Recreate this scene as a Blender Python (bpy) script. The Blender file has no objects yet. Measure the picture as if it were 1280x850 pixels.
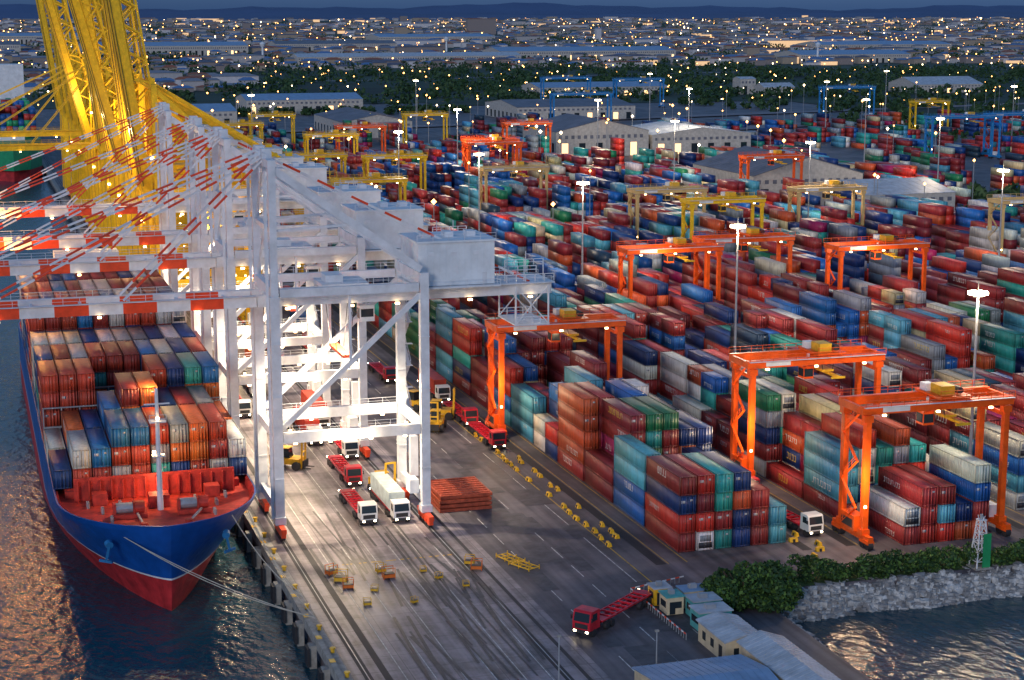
import bpy, math, random, bmesh
import numpy as np
from mathutils import Vector, Matrix
R=random.Random(23)
NR=np.random.RandomState(5)
sc=bpy.context.scene
COL=sc.collection
S=1.22   # size of one metre-built container / vehicle in scene units

# ---------------------------------------------------------------- materials
def nd(nt,t,**k):
    n=nt.nodes.new(t)
    for a,b in k.items(): setattr(n,a,b)
    return n
def mat(name,col,rough=.6,metal=0.,var=.2,scale=.6,bump=0.,spec=.4):
    m=bpy.data.materials.new(name); m.use_nodes=True; nt=m.node_tree
    b=nt.nodes['Principled BSDF']; b.inputs['Roughness'].default_value=rough; b.inputs['Metallic'].default_value=metal
    b.inputs['Specular IOR Level'].default_value=spec
    tc=nd(nt,'ShaderNodeTexCoord'); nz=nd(nt,'ShaderNodeTexNoise'); nz.inputs['Scale'].default_value=scale
    nz.inputs['Detail'].default_value=3; nz.inputs['Roughness'].default_value=.65
    nt.links.new(tc.outputs['Object'],nz.inputs['Vector'])
    cr=nd(nt,'ShaderNodeValToRGB'); cr.color_ramp.elements[0].position=.3; cr.color_ramp.elements[1].position=.7
    cr.color_ramp.elements[0].color=(*[c*(1-var) for c in col],1); cr.color_ramp.elements[1].color=(*[min(1,c*(1+var)) for c in col],1)
    nt.links.new(nz.outputs['Fac'],cr.inputs['Fac']); nt.links.new(cr.outputs['Color'],b.inputs['Base Color'])
    if bump:
        bp=nd(nt,'ShaderNodeBump'); bp.inputs['Strength'].default_value=.6; bp.inputs['Distance'].default_value=bump
        nt.links.new(nz.outputs['Fac'],bp.inputs['Height']); nt.links.new(bp.outputs['Normal'],b.inputs['Normal'])
    return m
def emat(name,col,st):
    m=bpy.data.materials.new(name); m.use_nodes=True; nt=m.node_tree
    b=nt.nodes['Principled BSDF']; b.inputs['Base Color'].default_value=(*col,1)
    b.inputs['Emission Color'].default_value=(*col,1); b.inputs['Emission Strength'].default_value=st
    try: m.cycles.emission_sampling='NONE'
    except Exception: pass
    return m
WHITE=mat('crane_white_paint',(.68,.71,.76),.45,var=.16,scale=.35)
REDP=mat('red_orange_stripe_paint',(.75,.07,.02),.45,var=.15)
DARK=mat('dark_rubber_steel',(.03,.03,.035),.6)
HOUSE=mat('machine_house_white',(.68,.73,.78),.5,var=.12,scale=.3)
GLASS=mat('dark_glass',(.02,.03,.04),.08,var=.05)
LAMPW=emat('lamp_warm',(1,.66,.3),18)
LAMPC=emat('lamp_white',(1,.82,.52),30)
LAMPF=emat('lamp_far_warm',(1,.45,.12),9)
LAMPF2=emat('lamp_far_white',(1,.76,.46),10)
YEL=mat('yellow_crane_paint',(.82,.5,.012),.45,var=.18)
BEI=mat('beige_crane_paint',(.6,.42,.18),.5,var=.12)
ORG=mat('orange_crane_paint',(.87,.105,.008),.42,var=.2)
BLUC=mat('blue_crane_paint',(.02,.22,.55),.45)
STEEL=mat('galvanised_steel',(.35,.37,.4),.4,.3)
YSAFE=mat('safety_yellow',(.7,.4,.02),.5,var=.3)
REDT=mat('trailer_red',(.55,.015,.03),.4,var=.35)
CONC=mat('concrete',(.3,.29,.27),.8,var=.3,scale=.7,bump=.02)
GREY=mat('roof_grey',(.13,.14,.18),.6,var=.25,scale=.12)
RIBW=mat('shed_roof_white',(.4,.45,.52),.5,var=.28,scale=.3)
RIBB=mat('shed_roof_blue_grey',(.17,.29,.47),.5,var=.2,scale=.3)
CREAM=mat('wall_cream',(.6,.5,.34),.7,var=.2)
WALLD=mat('warehouse_wall_dusk',(.45,.43,.4),.7)
TEAL=mat('cabin_teal',(.08,.36,.36),.6)
BROWN=mat('hatch_cover_brown',(.36,.07,.035),.6,var=.4,scale=1.2)
HULLB=mat('hull_blue',(.006,.07,.32),.35,var=.35,scale=.15)
HULLR=mat('hull_red',(.42,.025,.03),.5,var=.4,scale=.3)
DECKR=mat('deck_red',(.48,.045,.03),.55,var=.4,scale=.5)
WHITEP=mat('white_marking',(.5,.5,.5),.7,var=.55,scale=.9)
YELP=mat('yellow_marking',(.5,.32,.03),.7,var=.4,scale=.9)
LEAF1=mat('leaf_dark',(.02,.06,.018),.7,var=.4,scale=.3)
LEAF2=mat('leaf_light',(.08,.16,.03),.7,var=.4,scale=.3)
ROCK=mat('rubble_rock',(.45,.45,.45),.85,var=.5,scale=.8,bump=.05)
ROPE=mat('rope',(.45,.42,.36),.8)
GRN=mat('beacon_green',(.02,.28,.1),.5)
WOOD=mat('truck_white',(.74,.74,.74),.35,var=.05)

def cont_material(name,bump):
    m=bpy.data.materials.new(name); m.use_nodes=True; nt=m.node_tree; L=nt.links.new
    b=nt.nodes['Principled BSDF']; b.inputs['Roughness'].default_value=.45
    at=nd(nt,'ShaderNodeAttribute',attribute_name='Col')
    geo=nd(nt,'ShaderNodeNewGeometry')
    mp=nd(nt,'ShaderNodeMapping'); mp.inputs['Scale'].default_value=(1.4,1.4,.3)
    L(geo.outputs['Position'],mp.inputs['Vector'])
    nz=nd(nt,'ShaderNodeTexNoise'); nz.inputs['Scale'].default_value=1.0; nz.inputs['Detail'].default_value=4 if bump else 1; nz.inputs['Roughness'].default_value=.7
    L(mp.outputs[0],nz.inputs['Vector'])
    mr=nd(nt,'ShaderNodeMapRange'); mr.inputs[1].default_value=.3; mr.inputs[2].default_value=.7; mr.inputs[3].default_value=.7; mr.inputs[4].default_value=1.2
    L(nz.outputs['Fac'],mr.inputs[0])
    vm=nd(nt,'ShaderNodeVectorMath',operation='SCALE'); L(at.outputs['Color'],vm.inputs[0]); L(mr.outputs[0],vm.inputs['Scale'])
    if not bump: L(vm.outputs[0],b.inputs['Base Color']); return m
    nz2=nd(nt,'ShaderNodeTexNoise'); nz2.inputs['Scale'].default_value=.9; nz2.inputs['Detail'].default_value=5; nz2.inputs['Roughness'].default_value=.75
    L(geo.outputs['Position'],nz2.inputs['Vector'])
    mr2=nd(nt,'ShaderNodeMapRange'); mr2.inputs[1].default_value=.6; mr2.inputs[2].default_value=.76; mr2.inputs[3].default_value=0; mr2.inputs[4].default_value=.5
    L(nz2.outputs['Fac'],mr2.inputs[0])
    mx=nd(nt,'ShaderNodeMix',data_type='RGBA'); L(mr2.outputs[0],mx.inputs[0]); L(vm.outputs[0],mx.inputs[6]); mx.inputs[7].default_value=(.12,.06,.035,1)
    sp=nd(nt,'ShaderNodeSeparateXYZ'); L(geo.outputs['Position'],sp.inputs[0])
    sn=nd(nt,'ShaderNodeSeparateXYZ'); L(geo.outputs['True Normal'],sn.inputs[0])
    ab=nd(nt,'ShaderNodeMath',operation='ABSOLUTE'); L(sn.outputs['Y'],ab.inputs[0])
    gt=nd(nt,'ShaderNodeMath',operation='GREATER_THAN'); L(ab.outputs[0],gt.inputs[0]); gt.inputs[1].default_value=.5
    mm=nd(nt,'ShaderNodeMix',data_type='FLOAT'); L(gt.outputs[0],mm.inputs[0]); L(sp.outputs['Y'],mm.inputs[2]); L(sp.outputs['X'],mm.inputs[3])
    ml=nd(nt,'ShaderNodeMath',operation='MULTIPLY'); L(mm.outputs[0],ml.inputs[0]); ml.inputs[1].default_value=2*math.pi/.55
    si=nd(nt,'ShaderNodeMath',operation='SINE'); L(ml.outputs[0],si.inputs[0])
    bp=nd(nt,'ShaderNodeBump'); bp.inputs['Distance'].default_value=.06; bp.inputs['Strength'].default_value=.9
    L(si.outputs[0],bp.inputs['Height']); L(bp.outputs['Normal'],b.inputs['Normal'])
    L(mx.outputs[2],b.inputs['Base Color'])
    return m
CNEAR=cont_material('corrugated_container_paint',True)
CFAR=cont_material('container_paint',False)

# ---------------------------------------------------------------- mesh builder
class MB:
    def __init__(s): s.v=[];s.f=[];s.m=[]
    def add(s,vs,fs,mi):
        o=len(s.v); s.v+= [tuple(v) for v in vs]; s.f+=[tuple(i+o for i in f) for f in fs]; s.m+=[mi]*len(fs)
    BF=[(0,3,2,1),(4,5,6,7),(0,1,5,4),(1,2,6,5),(2,3,7,6),(3,0,4,7)]
    def b(s,x0,x1,y0,y1,z0,z1,mi=0):
        s.add([(x0,y0,z0),(x1,y0,z0),(x1,y1,z0),(x0,y1,z0),(x0,y0,z1),(x1,y0,z1),(x1,y1,z1),(x0,y1,z1)],s.BF,mi)
    def box(s,c,d,mi=0,rz=0.):
        ca,sa=math.cos(rz),math.sin(rz); vs=[]
        for dz in(-.5,.5):
            for dx,dy in((-.5,-.5),(.5,-.5),(.5,.5),(-.5,.5)):
                x,y=dx*d[0],dy*d[1]; vs.append((c[0]+x*ca-y*sa,c[1]+x*sa+y*ca,c[2]+dz*d[2]))
        s.add(vs,s.BF,mi)
    def beam(s,p,q,w,h=None,mi=0):
        h=h or w; p=Vector(p);q=Vector(q); d=(q-p)
        if d.length<1e-6:return
        d.normalize(); up=Vector((0,0,1)) if abs(d.z)<.95 else Vector((1,0,0))
        a=d.cross(up).normalized(); u=a.cross(d).normalized(); vs=[]
        for e in(p,q):
            for i,j in((-.5,-.5),(.5,-.5),(.5,.5),(-.5,.5)): vs.append(e+a*w*i+u*h*j)
        s.add(vs,s.BF,mi)
    def tube(s,p,q,r,mi=0,n=8,r2=None):
        r2=r if r2 is None else r2; p=Vector(p);q=Vector(q); d=(q-p).normalized(); up=Vector((0,0,1)) if abs(d.z)<.95 else Vector((1,0,0))
        a=d.cross(up).normalized(); u=a.cross(d).normalized(); vs=[]
        for e,rr in((p,r),(q,r2)):
            for k in range(n):
                t=2*math.pi*k/n; vs.append(e+(a*math.cos(t)+u*math.sin(t))*rr)
        fs=[(k,(k+1)%n,n+(k+1)%n,n+k) for k in range(n)]+[tuple(range(n))[::-1],tuple(range(n,2*n))]
        s.add(vs,fs,mi)
    def stripes(s,p,q,w,h,seg,ma,mb):
        p=Vector(p);q=Vector(q); n=max(1,round((q-p).length/seg))
        for i in range(n): s.beam(p.lerp(q,i/n),p.lerp(q,(i+1)/n),w,h,ma if i%2 else mb)
    def prism(s,prof,x0,x1,mi,axis='x'):
        n=len(prof)
        if axis=='z': vs=[(a,c,x0) for a,c in prof]+[(a,c,x1) for a,c in prof]
        elif axis=='x': vs=[(x0,a,c) for a,c in prof]+[(x1,a,c) for a,c in prof]
        else: vs=[(a,x0,c) for a,c in prof]+[(a,x1,c) for a,c in prof]
        s.add(vs,[(k,(k+1)%n,n+(k+1)%n,n+k) for k in range(n)]+[tuple(range(n))[::-1],tuple(range(n,2*n))],mi)
    def rail(s,p,q,mi,h=1.1,step=2.5,r=.07):
        p=Vector(p);q=Vector(q);n=max(1,int((q-p).length/step)); z=Vector((0,0,h))
        s.beam(p+z,q+z,r,r,mi); s.beam(p+z*.5,q+z*.5,r*.7,r*.7,mi)
        for i in range(n+1): a=p.lerp(q,i/n); s.beam(a,a+z,r,r,mi)
    def mesh(s,name,mats):
        me=bpy.data.meshes.new(name); me.from_pydata(s.v,[],s.f)
        for m in mats: me.materials.append(m)
        me.polygons.foreach_set('material_index',s.m); me.update(); return me
    def build(s,name,mats,loc=(0,0,0),rz=0,sc_=1):
        return place(name,s.mesh(name,mats),loc,rz,None,sc_)
def place(name,me,loc=(0,0,0),rz=0.,parent=None,sc_=1):
    o=bpy.data.objects.new(name,me); o.location=loc; o.rotation_euler=(0,0,rz); o.scale=(sc_,)*3; COL.objects.link(o)
    if parent: o.parent=parent
    return o
def boxes_mesh(name,B,C,m):
    B=np.array(B,dtype=np.float32); C=np.array(C,dtype=np.float32); N=len(B)
    x0,x1,y0,y1,z0,z1=B.T
    V=np.stack([np.stack(t,1) for t in((x0,y0,z0),(x1,y0,z0),(x1,y1,z0),(x0,y1,z0),(x0,y0,z1),(x1,y0,z1),(x1,y1,z1),(x0,y1,z1))],1)
    F=(np.arange(N)[:,None,None]*8+np.array(MB.BF)[None]).reshape(-1)
    me=bpy.data.meshes.new(name); me.vertices.add(N*8); me.vertices.foreach_set('co',V.reshape(-1))
    me.loops.add(N*24); me.loops.foreach_set('vertex_index',F.astype(np.int32)); me.polygons.add(N*6)
    me.polygons.foreach_set('loop_start',np.arange(0,N*24,4,dtype=np.int32)); me.polygons.foreach_set('loop_total',np.full(N*6,4,dtype=np.int32))
    me.update(calc_edges=True)
    a=me.color_attributes.new('Col','FLOAT_COLOR','POINT')
    c4=np.concatenate([C,np.ones((N,1),np.float32)],1); a.data.foreach_set('color',np.repeat(c4,8,0).reshape(-1))
    me.materials.append(m); me.validate(); return place(name,me)

# ---------------------------------------------------------------- containers
PAL=[((.34,.032,.032),22),((.23,.022,.03),16),((.56,.035,.022),10),((.56,.09,.028),6),((.008,.04,.18),15),((.012,.12,.42),11),
     ((.09,.37,.52),8),((.03,.36,.31),8),((.015,.19,.08),3),((.68,.67,.62),9),((.26,.3,.34),6),((.66,.54,.3),4),((.34,.012,.1),2),((.02,.05,.09),3)]
PC=[p[0] for p in PAL]; PW=[p[1] for p in PAL]
def pick(): return R.choices(PC,PW)[0]
def jit(c):
    k=R.uniform(.7,1.25); return tuple(min(.9,x*k*R.uniform(.92,1.08)) for x in c)
W,LN,HT,ZP=2.44*S,12.19*S,2.59*S,2.62*S
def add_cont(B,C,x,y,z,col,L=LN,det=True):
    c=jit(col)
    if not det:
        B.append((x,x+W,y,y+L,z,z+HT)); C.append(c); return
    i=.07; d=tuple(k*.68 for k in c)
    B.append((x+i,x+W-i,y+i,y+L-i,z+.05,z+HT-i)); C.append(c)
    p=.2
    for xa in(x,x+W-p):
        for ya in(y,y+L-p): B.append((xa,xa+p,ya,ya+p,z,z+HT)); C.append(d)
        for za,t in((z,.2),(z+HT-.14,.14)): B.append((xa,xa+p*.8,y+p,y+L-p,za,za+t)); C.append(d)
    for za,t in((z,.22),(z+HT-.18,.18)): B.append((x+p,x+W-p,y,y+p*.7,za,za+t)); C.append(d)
    if c[0]>.45 and c[1]>.4 and R.random()<.6:
        B.append((x+.3,x+W-.3,y+.01,y+.069,z+.35,z+1.3)); C.append((.03,.03,.04)); B.append((x+.5,x+W-.5,y,y+.068,z+1.5,z+2.5)); C.append((.25,.27,.3))
    else:
        for f in(.18,.4,.6,.82): B.append((x+W*f-.045,x+W*f+.045,y+.005,y+.066,z+.24,z+HT-.22)); C.append(tuple(min(.7,k*1.3+.05) for k in c))
        B.append((x+W*.5-.035,x+W*.5+.035,y+.04,y+.067,z+.22,z+HT-.22)); C.append((.02,.02,.02))
        if R.random()<.6: B.append((x+W*.64,x+W*.78,y+.02,y+.0645,z+2.2,z+2.5)); C.append((.5,.5,.5))
        if R.random()<.35: B.append((x+W*.12,x+W*.34,y+.02,y+.0645,z+1.9,z+2.35)); C.append((.6,.6,.6))
    if R.random()<.5 and c[1]<.45:
        n=R.randint(3,8); h=R.uniform(.6,1.3); yy=y+R.uniform(1.5,max(1.6,L-1.5-n*h*.8)); zz=z+R.uniform(.5,HT-.4-h); lc=(.65,.65,.63)
        if R.random()<.15: lc=(.6,.45,.05)
        for k in range(n):
            a=yy+k*h*.8
            if a+h>y+L-.4: break
            xa=x+.06
            B.append((xa,xa+.007,a,a+h*.16,zz,zz+h)); C.append(lc)
            st=R.randint(0,3)
            if st!=0: B.append((xa,xa+.0075,a+h*.16,a+h*.55,zz+h*.84,zz+h)); C.append(lc)
            if st!=1: B.append((xa,xa+.0075,a+h*.16,a+h*.55,zz,zz+h*.16)); C.append(lc)
            if st==3: B.append((xa,xa+.007,a+h*.42,a+h*.56,zz+h*.17,zz+h*.83)); C.append(lc)
def stack(B,C,x,y,z,n,det,bias=None):
    parts=[(y,6.06*S),(y+6.13*S,6.06*S)] if det and R.random()<.16 else [(y,LN)]
    for yy,l in parts:
        base=bias or pick(); nn=n if len(parts)==1 else max(1,n-R.randint(0,1))
        for t in range(nn):
            col=base if R.random()<.6 else pick()
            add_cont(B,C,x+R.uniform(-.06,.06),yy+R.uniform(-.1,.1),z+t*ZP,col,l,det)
OBST=[(328,470,950,1070),(336,402,695,800),(346,402,615,700)]
LANES=[104,138,171,200,229,263,297,331,365,399,433,467,501,535,569,603,637,671,705,739]
man={(0,0):[4,4,4,4,3,3],(0,1):[4,3,2,0,3,2],(0,2):[2,5,5,5,4,4],(0,3):[5,5,4,5,5,4],(0,4):[3,4,5,4,2,4],
     (1,0):[0,2,3,3,2,4],(1,1):[4,5,4,5,4,3],(1,2):[1,4,5,5,4,3],(1,3):[5,5,4,2,5,5],(2,0):[4,3,4,4,3,4]}
mcol={(0,0):[(.34,.032,.032),(.56,.035,.022),(.03,.36,.31),(.008,.04,.18),(.34,.032,.032),(.09,.37,.52)],(0,1):[(.09,.37,.52),(.012,.12,.42),(.34,.032,.032),None,(.008,.04,.18),None],
      (0,2):[(.23,.022,.03),(.34,.032,.032),(.015,.19,.08),(.34,.032,.032),(.008,.04,.18),(.008,.04,.18)],(0,3):[(.56,.09,.028),(.34,.032,.032),None,(.012,.12,.42),(.09,.37,.52),(.012,.12,.42)],
      (1,0):[None,(.56,.035,.022),(.34,.032,.032),(.56,.035,.022),(.008,.04,.18),(.56,.09,.028)],(1,1):[(.09,.37,.52),(.68,.67,.62),(.03,.36,.31),(.56,.035,.022),(.008,.04,.18),(.68,.67,.62)],
      (1,2):[(.34,.032,.032),(.56,.09,.028),(.66,.54,.3),(.68,.67,.62),(.012,.12,.42),None],(1,3):[(.68,.67,.62),(.68,.67,.62),(.56,.035,.022),None,None,None]}
start={0:257,1:249.5,2:262,3:268,4:275}
for li,lx in enumerate(LANES):
    y=start.get(li,290); B=[];C=[];b=0; ph=R.uniform(0,9)
    yend=1150 if li<7 else 1250; cr_=R.choice((0,12,-10))
    while y<yend:
        cross=(395<y+cr_*2<409 and li>1) or (505<y+cr_<520) or (640<y<668) or (765<y+cr_<782) or (880<y<915) or (1040<y<1062)
        if not cross and lx<.8*y+30:
            zone=3.9+.8*math.sin(y*.021+ph)+.6*math.sin(y*.06+ph*2)
            if y>900: zone-=1.0
            if li>9: zone-=1.2
            bayc=pick() if R.random()<.42 else None
            empty=R.random()<(.06 if y<860 and li<10 else (.3 if li<4 else .62))
            for r in range(6):
                x=lx+5.0+r*3.28
                if any(a-2<x<c+2 and d-12<y<e+2 for a,c,d,e in OBST): continue
                n=int(round(zone+R.uniform(-1.8,1.3)))
                if (li,b) in man: n=man[(li,b)][r]
                elif empty: n=0
                elif R.random()<.1: n-=2
                n=max(0,min(5,n)); bc=bayc if R.random()<.6 else None
                if (li,b) in mcol: bc=mcol[(li,b)][r]
                if n: stack(B,C,x,y,.03,n,y<430 and lx<300,bc)
        y+=15.5; b+=1
        if len(C) and (b%13==0 or y>=yend):
            boxes_mesh('container_stack',B,C,CNEAR if y-202<430 and lx<300 else CFAR); B=[];C=[]
B=[];C=[]
for y in np.arange(560,1180,15.5):
    if R.random()<.75:
        for r in range(4): stack(B,C,82+r*3.28,float(y),.03,R.randint(1,4),False)
boxes_mesh('container_stack',B,C,CFAR)

# ---------------------------------------------------------------- ground
def ground_material():
    m=bpy.data.materials.new('asphalt_ground'); m.use_nodes=True; nt=m.node_tree; L=nt.links.new
    b=nt.nodes['Principled BSDF']; b.inputs['Roughness'].default_value=.6; b.inputs['Specular IOR Level'].default_value=.35
    geo=nd(nt,'ShaderNodeNewGeometry')
    n1=nd(nt,'ShaderNodeTexNoise'); n1.inputs['Scale'].default_value=.05; n1.inputs['Detail'].default_value=7; n1.inputs['Roughness'].default_value=.7
    L(geo.outputs['Position'],n1.inputs['Vector'])
    mp=nd(nt,'ShaderNodeMapping'); mp.inputs['Scale'].default_value=(1.1,.03,1); L(geo.outputs['Position'],mp.inputs['Vector'])
    n2=nd(nt,'ShaderNodeTexNoise'); n2.inputs['Scale'].default_value=.6; n2.inputs['Detail'].default_value=4; L(mp.outputs[0],n2.inputs['Vector'])
    c1=nd(nt,'ShaderNodeValToRGB'); c1.color_ramp.elements[0].color=(.065,.06,.074,1); c1.color_ramp.elements[1].color=(.17,.15,.165,1)
    c1.color_ramp.elements[0].position=.38; c1.color_ramp.elements[1].position=.64
    L(n1.outputs['Fac'],c1.inputs['Fac'])
    mr=nd(nt,'ShaderNodeMapRange'); mr.inputs[1].default_value=.35; mr.inputs[2].default_value=.65; mr.inputs[3].default_value=.65; mr.inputs[4].default_value=1.25
    L(n2.outputs['Fac'],mr.inputs[0])
    vm=nd(nt,'ShaderNodeVectorMath',operation='SCALE'); L(c1.outputs[0],vm.inputs[0]); L(mr.outputs[0],vm.inputs['Scale'])
    L(vm.outputs[0],b.inputs['Base Color'])
    return m
def apron_material():
    m=bpy.data.materials.new('apron_concrete'); m.use_nodes=True; nt=m.node_tree; L=nt.links.new
    b=nt.nodes['Principled BSDF']; b.inputs['Roughness'].default_value=.5; b.inputs['Specular IOR Level'].default_value=.4
    geo=nd(nt,'ShaderNodeNewGeometry')
    br=nd(nt,'ShaderNodeTexBrick'); br.offset=0; br.inputs['Scale'].default_value=1; br.inputs['Brick Width'].default_value=6; br.inputs['Row Height'].default_value=5.5
    br.inputs['Mortar Size'].default_value=.07; br.inputs['Color1'].default_value=(.27,.235,.26,1); br.inputs['Color2'].default_value=(.2,.178,.2,1); br.inputs['Mortar'].default_value=(.11,.1,.11,1)
    L(geo.outputs['Position'],br.inputs['Vector'])
    n1=nd(nt,'ShaderNodeTexNoise'); n1.inputs['Scale'].default_value=.09; n1.inputs['Detail'].default_value=9; n1.inputs['Roughness'].default_value=.78
    L(geo.outputs['Position'],n1.inputs['Vector'])
    mp=nd(nt,'ShaderNodeMapping'); mp.inputs['Scale'].default_value=(1.0,.025,1); L(geo.outputs['Position'],mp.inputs['Vector'])
    n2=nd(nt,'ShaderNodeTexNoise'); n2.inputs['Scale'].default_value=.9; n2.inputs['Detail'].default_value=4; L(mp.outputs[0],n2.inputs['Vector'])
    m2=nd(nt,'ShaderNodeMath',operation='MULTIPLY'); L(n2.outputs['Fac'],m2.inputs[0]); m2.inputs[1].default_value=.6
    ad=nd(nt,'ShaderNodeMath',operation='ADD'); L(n1.outputs['Fac'],ad.inputs[0]); L(m2.outputs[0],ad.inputs[1])
    mr=nd(nt,'ShaderNodeMapRange'); mr.inputs[1].default_value=.66; mr.inputs[2].default_value=.92; mr.inputs[3].default_value=.42; mr.inputs[4].default_value=1.25
    L(ad.outputs[0],mr.inputs[0])
    vm=nd(nt,'ShaderNodeVectorMath',operation='SCALE'); L(br.outputs['Color'],vm.inputs[0]); L(mr.outputs[0],vm.inputs['Scale'])
    L(vm.outputs[0],b.inputs['Base Color'])
    return m
GND=ground_material(); APR=apron_material()
def quad(mb,x0,x1,y0,y1,z,mi=0): mb.add([(x0,y0,z),(x1,y0,z),(x1,y1,z),(x0,y1,z)],[(0,1,2,3)],mi)
g=MB()
SY=235.2
g.add([(45,100,0),(112,100,0),(112,SY,0),(45,SY,0),(30000,SY,0),(30000,40000,0),(45,40000,0),(45,2300,0),(-30000,2300,0),(-30000,40000,0),
       (45,100,-9),(112,100,-9),(112,SY,-9),(45,2300,-9),(30000,SY,-9),(-30000,2300,-9)],
      [(0,1,2,3),(3,2,4,5,6,7),(7,6,9,8),(0,3,7,13,10),(1,11,12,2),(2,12,14,4),(8,15,13,7),(0,10,11,1)],0)
g.build('ground',[GND])
g=MB(); quad(g,46.2,79,101,520,.004); g.build('quay_apron_pavement',[APR])
VEG=mat('scrub_ground',(.025,.05,.035),.9,var=.6,scale=.004)
g=MB(); quad(g,420,20000,1560,39000,.4); quad(g,60,420,1620,39000,.4); quad(g,-20000,60,2400,39000,.4); quad(g,760,3000,1000,1559,.4)
g.build('scrubland',[VEG])
ROADM=mat('road_asphalt_light',(.2,.18,.2),.7,var=.2,scale=.02)
g=MB()
for x0,y0,x1,y1,w in((330,1130,1500,1500,30),(200,1260,1500,1560,20),(600,900,1400,1300,18),(900,1300,3500,2300,20),(300,2100,3000,2700,20),(100,2500,2500,4200,24)):
    d=Vector((x1-x0,y1-y0,0)).normalized(); n=Vector((-d.y,d.x,0))*w/2; a=Vector((x0,y0,.8)); b_=Vector((x1,y1,.8)); g.add([a-n,b_-n,b_+n,a+n],[(0,1,2,3)],0)
g.build('road',[ROADM])
m=bpy.data.materials.new('sea_water'); m.use_nodes=True; nt=m.node_tree; b=nt.nodes['Principled BSDF']
b.inputs['Base Color'].default_value=(.006,.05,.075,1); b.inputs['Roughness'].default_value=.17; b.inputs['IOR'].default_value=1.33
geo=nd(nt,'ShaderNodeNewGeometry'); mp=nd(nt,'ShaderNodeMapping'); mp.inputs['Scale'].default_value=(1,.6,1); mp.inputs['Rotation'].default_value=(0,0,.5); nt.links.new(geo.outputs['Position'],mp.inputs[0])
n1=nd(nt,'ShaderNodeTexNoise'); n1.inputs['Scale'].default_value=.5; n1.inputs['Detail'].default_value=5; n1.inputs['Roughness'].default_value=.5; nt.links.new(mp.outputs[0],n1.inputs['Vector'])
bp=nd(nt,'ShaderNodeBump'); bp.inputs['Strength'].default_value=1; bp.inputs['Distance'].default_value=.5; nt.links.new(n1.outputs['Fac'],bp.inputs['Height']); nt.links.new(bp.outputs[0],b.inputs['Normal'])
g=MB(); quad(g,-30000,30000,-3000,39000,-4); g.build('water',[m])

g=MB()
g.b(44.2,45,100,1500,-1.2,.35,0); g.b(45,46.1,100,1500,-.4,.02,0)
for k in range(60):
    y=120+k*9.5; g.b(43.2,44.2,y,y+1.6,-5,-.6,1); g.b(42.8,43.2,y-.3,y+1.9,-3.6,-.9,2)
    g.tube((45.5,y+4.5,0),(45.5,y+4.5,.6),.28,3,8); g.tube((45.5,y+4.5,.6),(45.5,y+4.5,.8),.42,3,8)
    g.b(44.25,45.05,y,y+1.3,.352,.42,3)
g.build('quay_wall',[CONC,CONC,DARK,YSAFE])
PATCH=mat('asphalt_patch',(.07,.065,.075),.6,var=.4,scale=.5); STAIN=mat('tyre_stain',(.05,.047,.053),.5,var=.5,scale=.8)
g=MB()
for x in (48.2,73.7):
    quad(g,x-.55,x+.55,101,1100,.010,1); g.b(x-.06,x+.06,101,1100,.0105,.06,2)
quad(g,50.2,51.2,101,520,.0075,1); quad(g,76.0,76.6,101,520,.0075,1)
for x in (53,56.8,60.6,64.4,68.2,71.6): quad(g,x-.07,x+.07,120,520,.0082,0)
for x in (83,90,97): 
    y=170
    while y<520: quad(g,x-.08,x+.08,y,y+6,.0084,0); y+=10 if x!=97 else 6.01
quad(g,99.1,99.3,236,520,.0086,3)
for lx in LANES[:6]:
    y0=252
    for dx in(0,26): quad(g,lx+dx-.9,lx+dx+.9,y0,900,.007,1)
    quad(g,lx+1.2,lx+1.35,y0,700,.0075,3); quad(g,lx+4.4,lx+4.55,y0,700,.0075,3)
for k in range(9): quad(g,52.5+k*2.4,54.2+k*2.4,267,267.4,.0088,3)
z=.0121
for k in range(26):
    x=R.uniform(80,96); y=R.uniform(195,330); quad(g,x,x+R.uniform(2,6),y,y+R.uniform(3,14),z,4); z+=.0012
for k in range(22):
    x=R.uniform(51.5,71); y=R.uniform(190,285); w_=R.uniform(.25,.5); l=R.uniform(12,45); d=R.uniform(-2,2)
    for o in(0,2.1): g.add([(x+o,y,z),(x+o+w_,y,z),(x+o+w_+d,y+l,z),(x+o+d,y+l,z)],[(0,1,2,3)],5)
    z+=.0012
g.build('road_marking',[WHITEP,mat('rail_groove',(.03,.03,.036),.7),STEEL,YELP,PATCH,STAIN])

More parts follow.
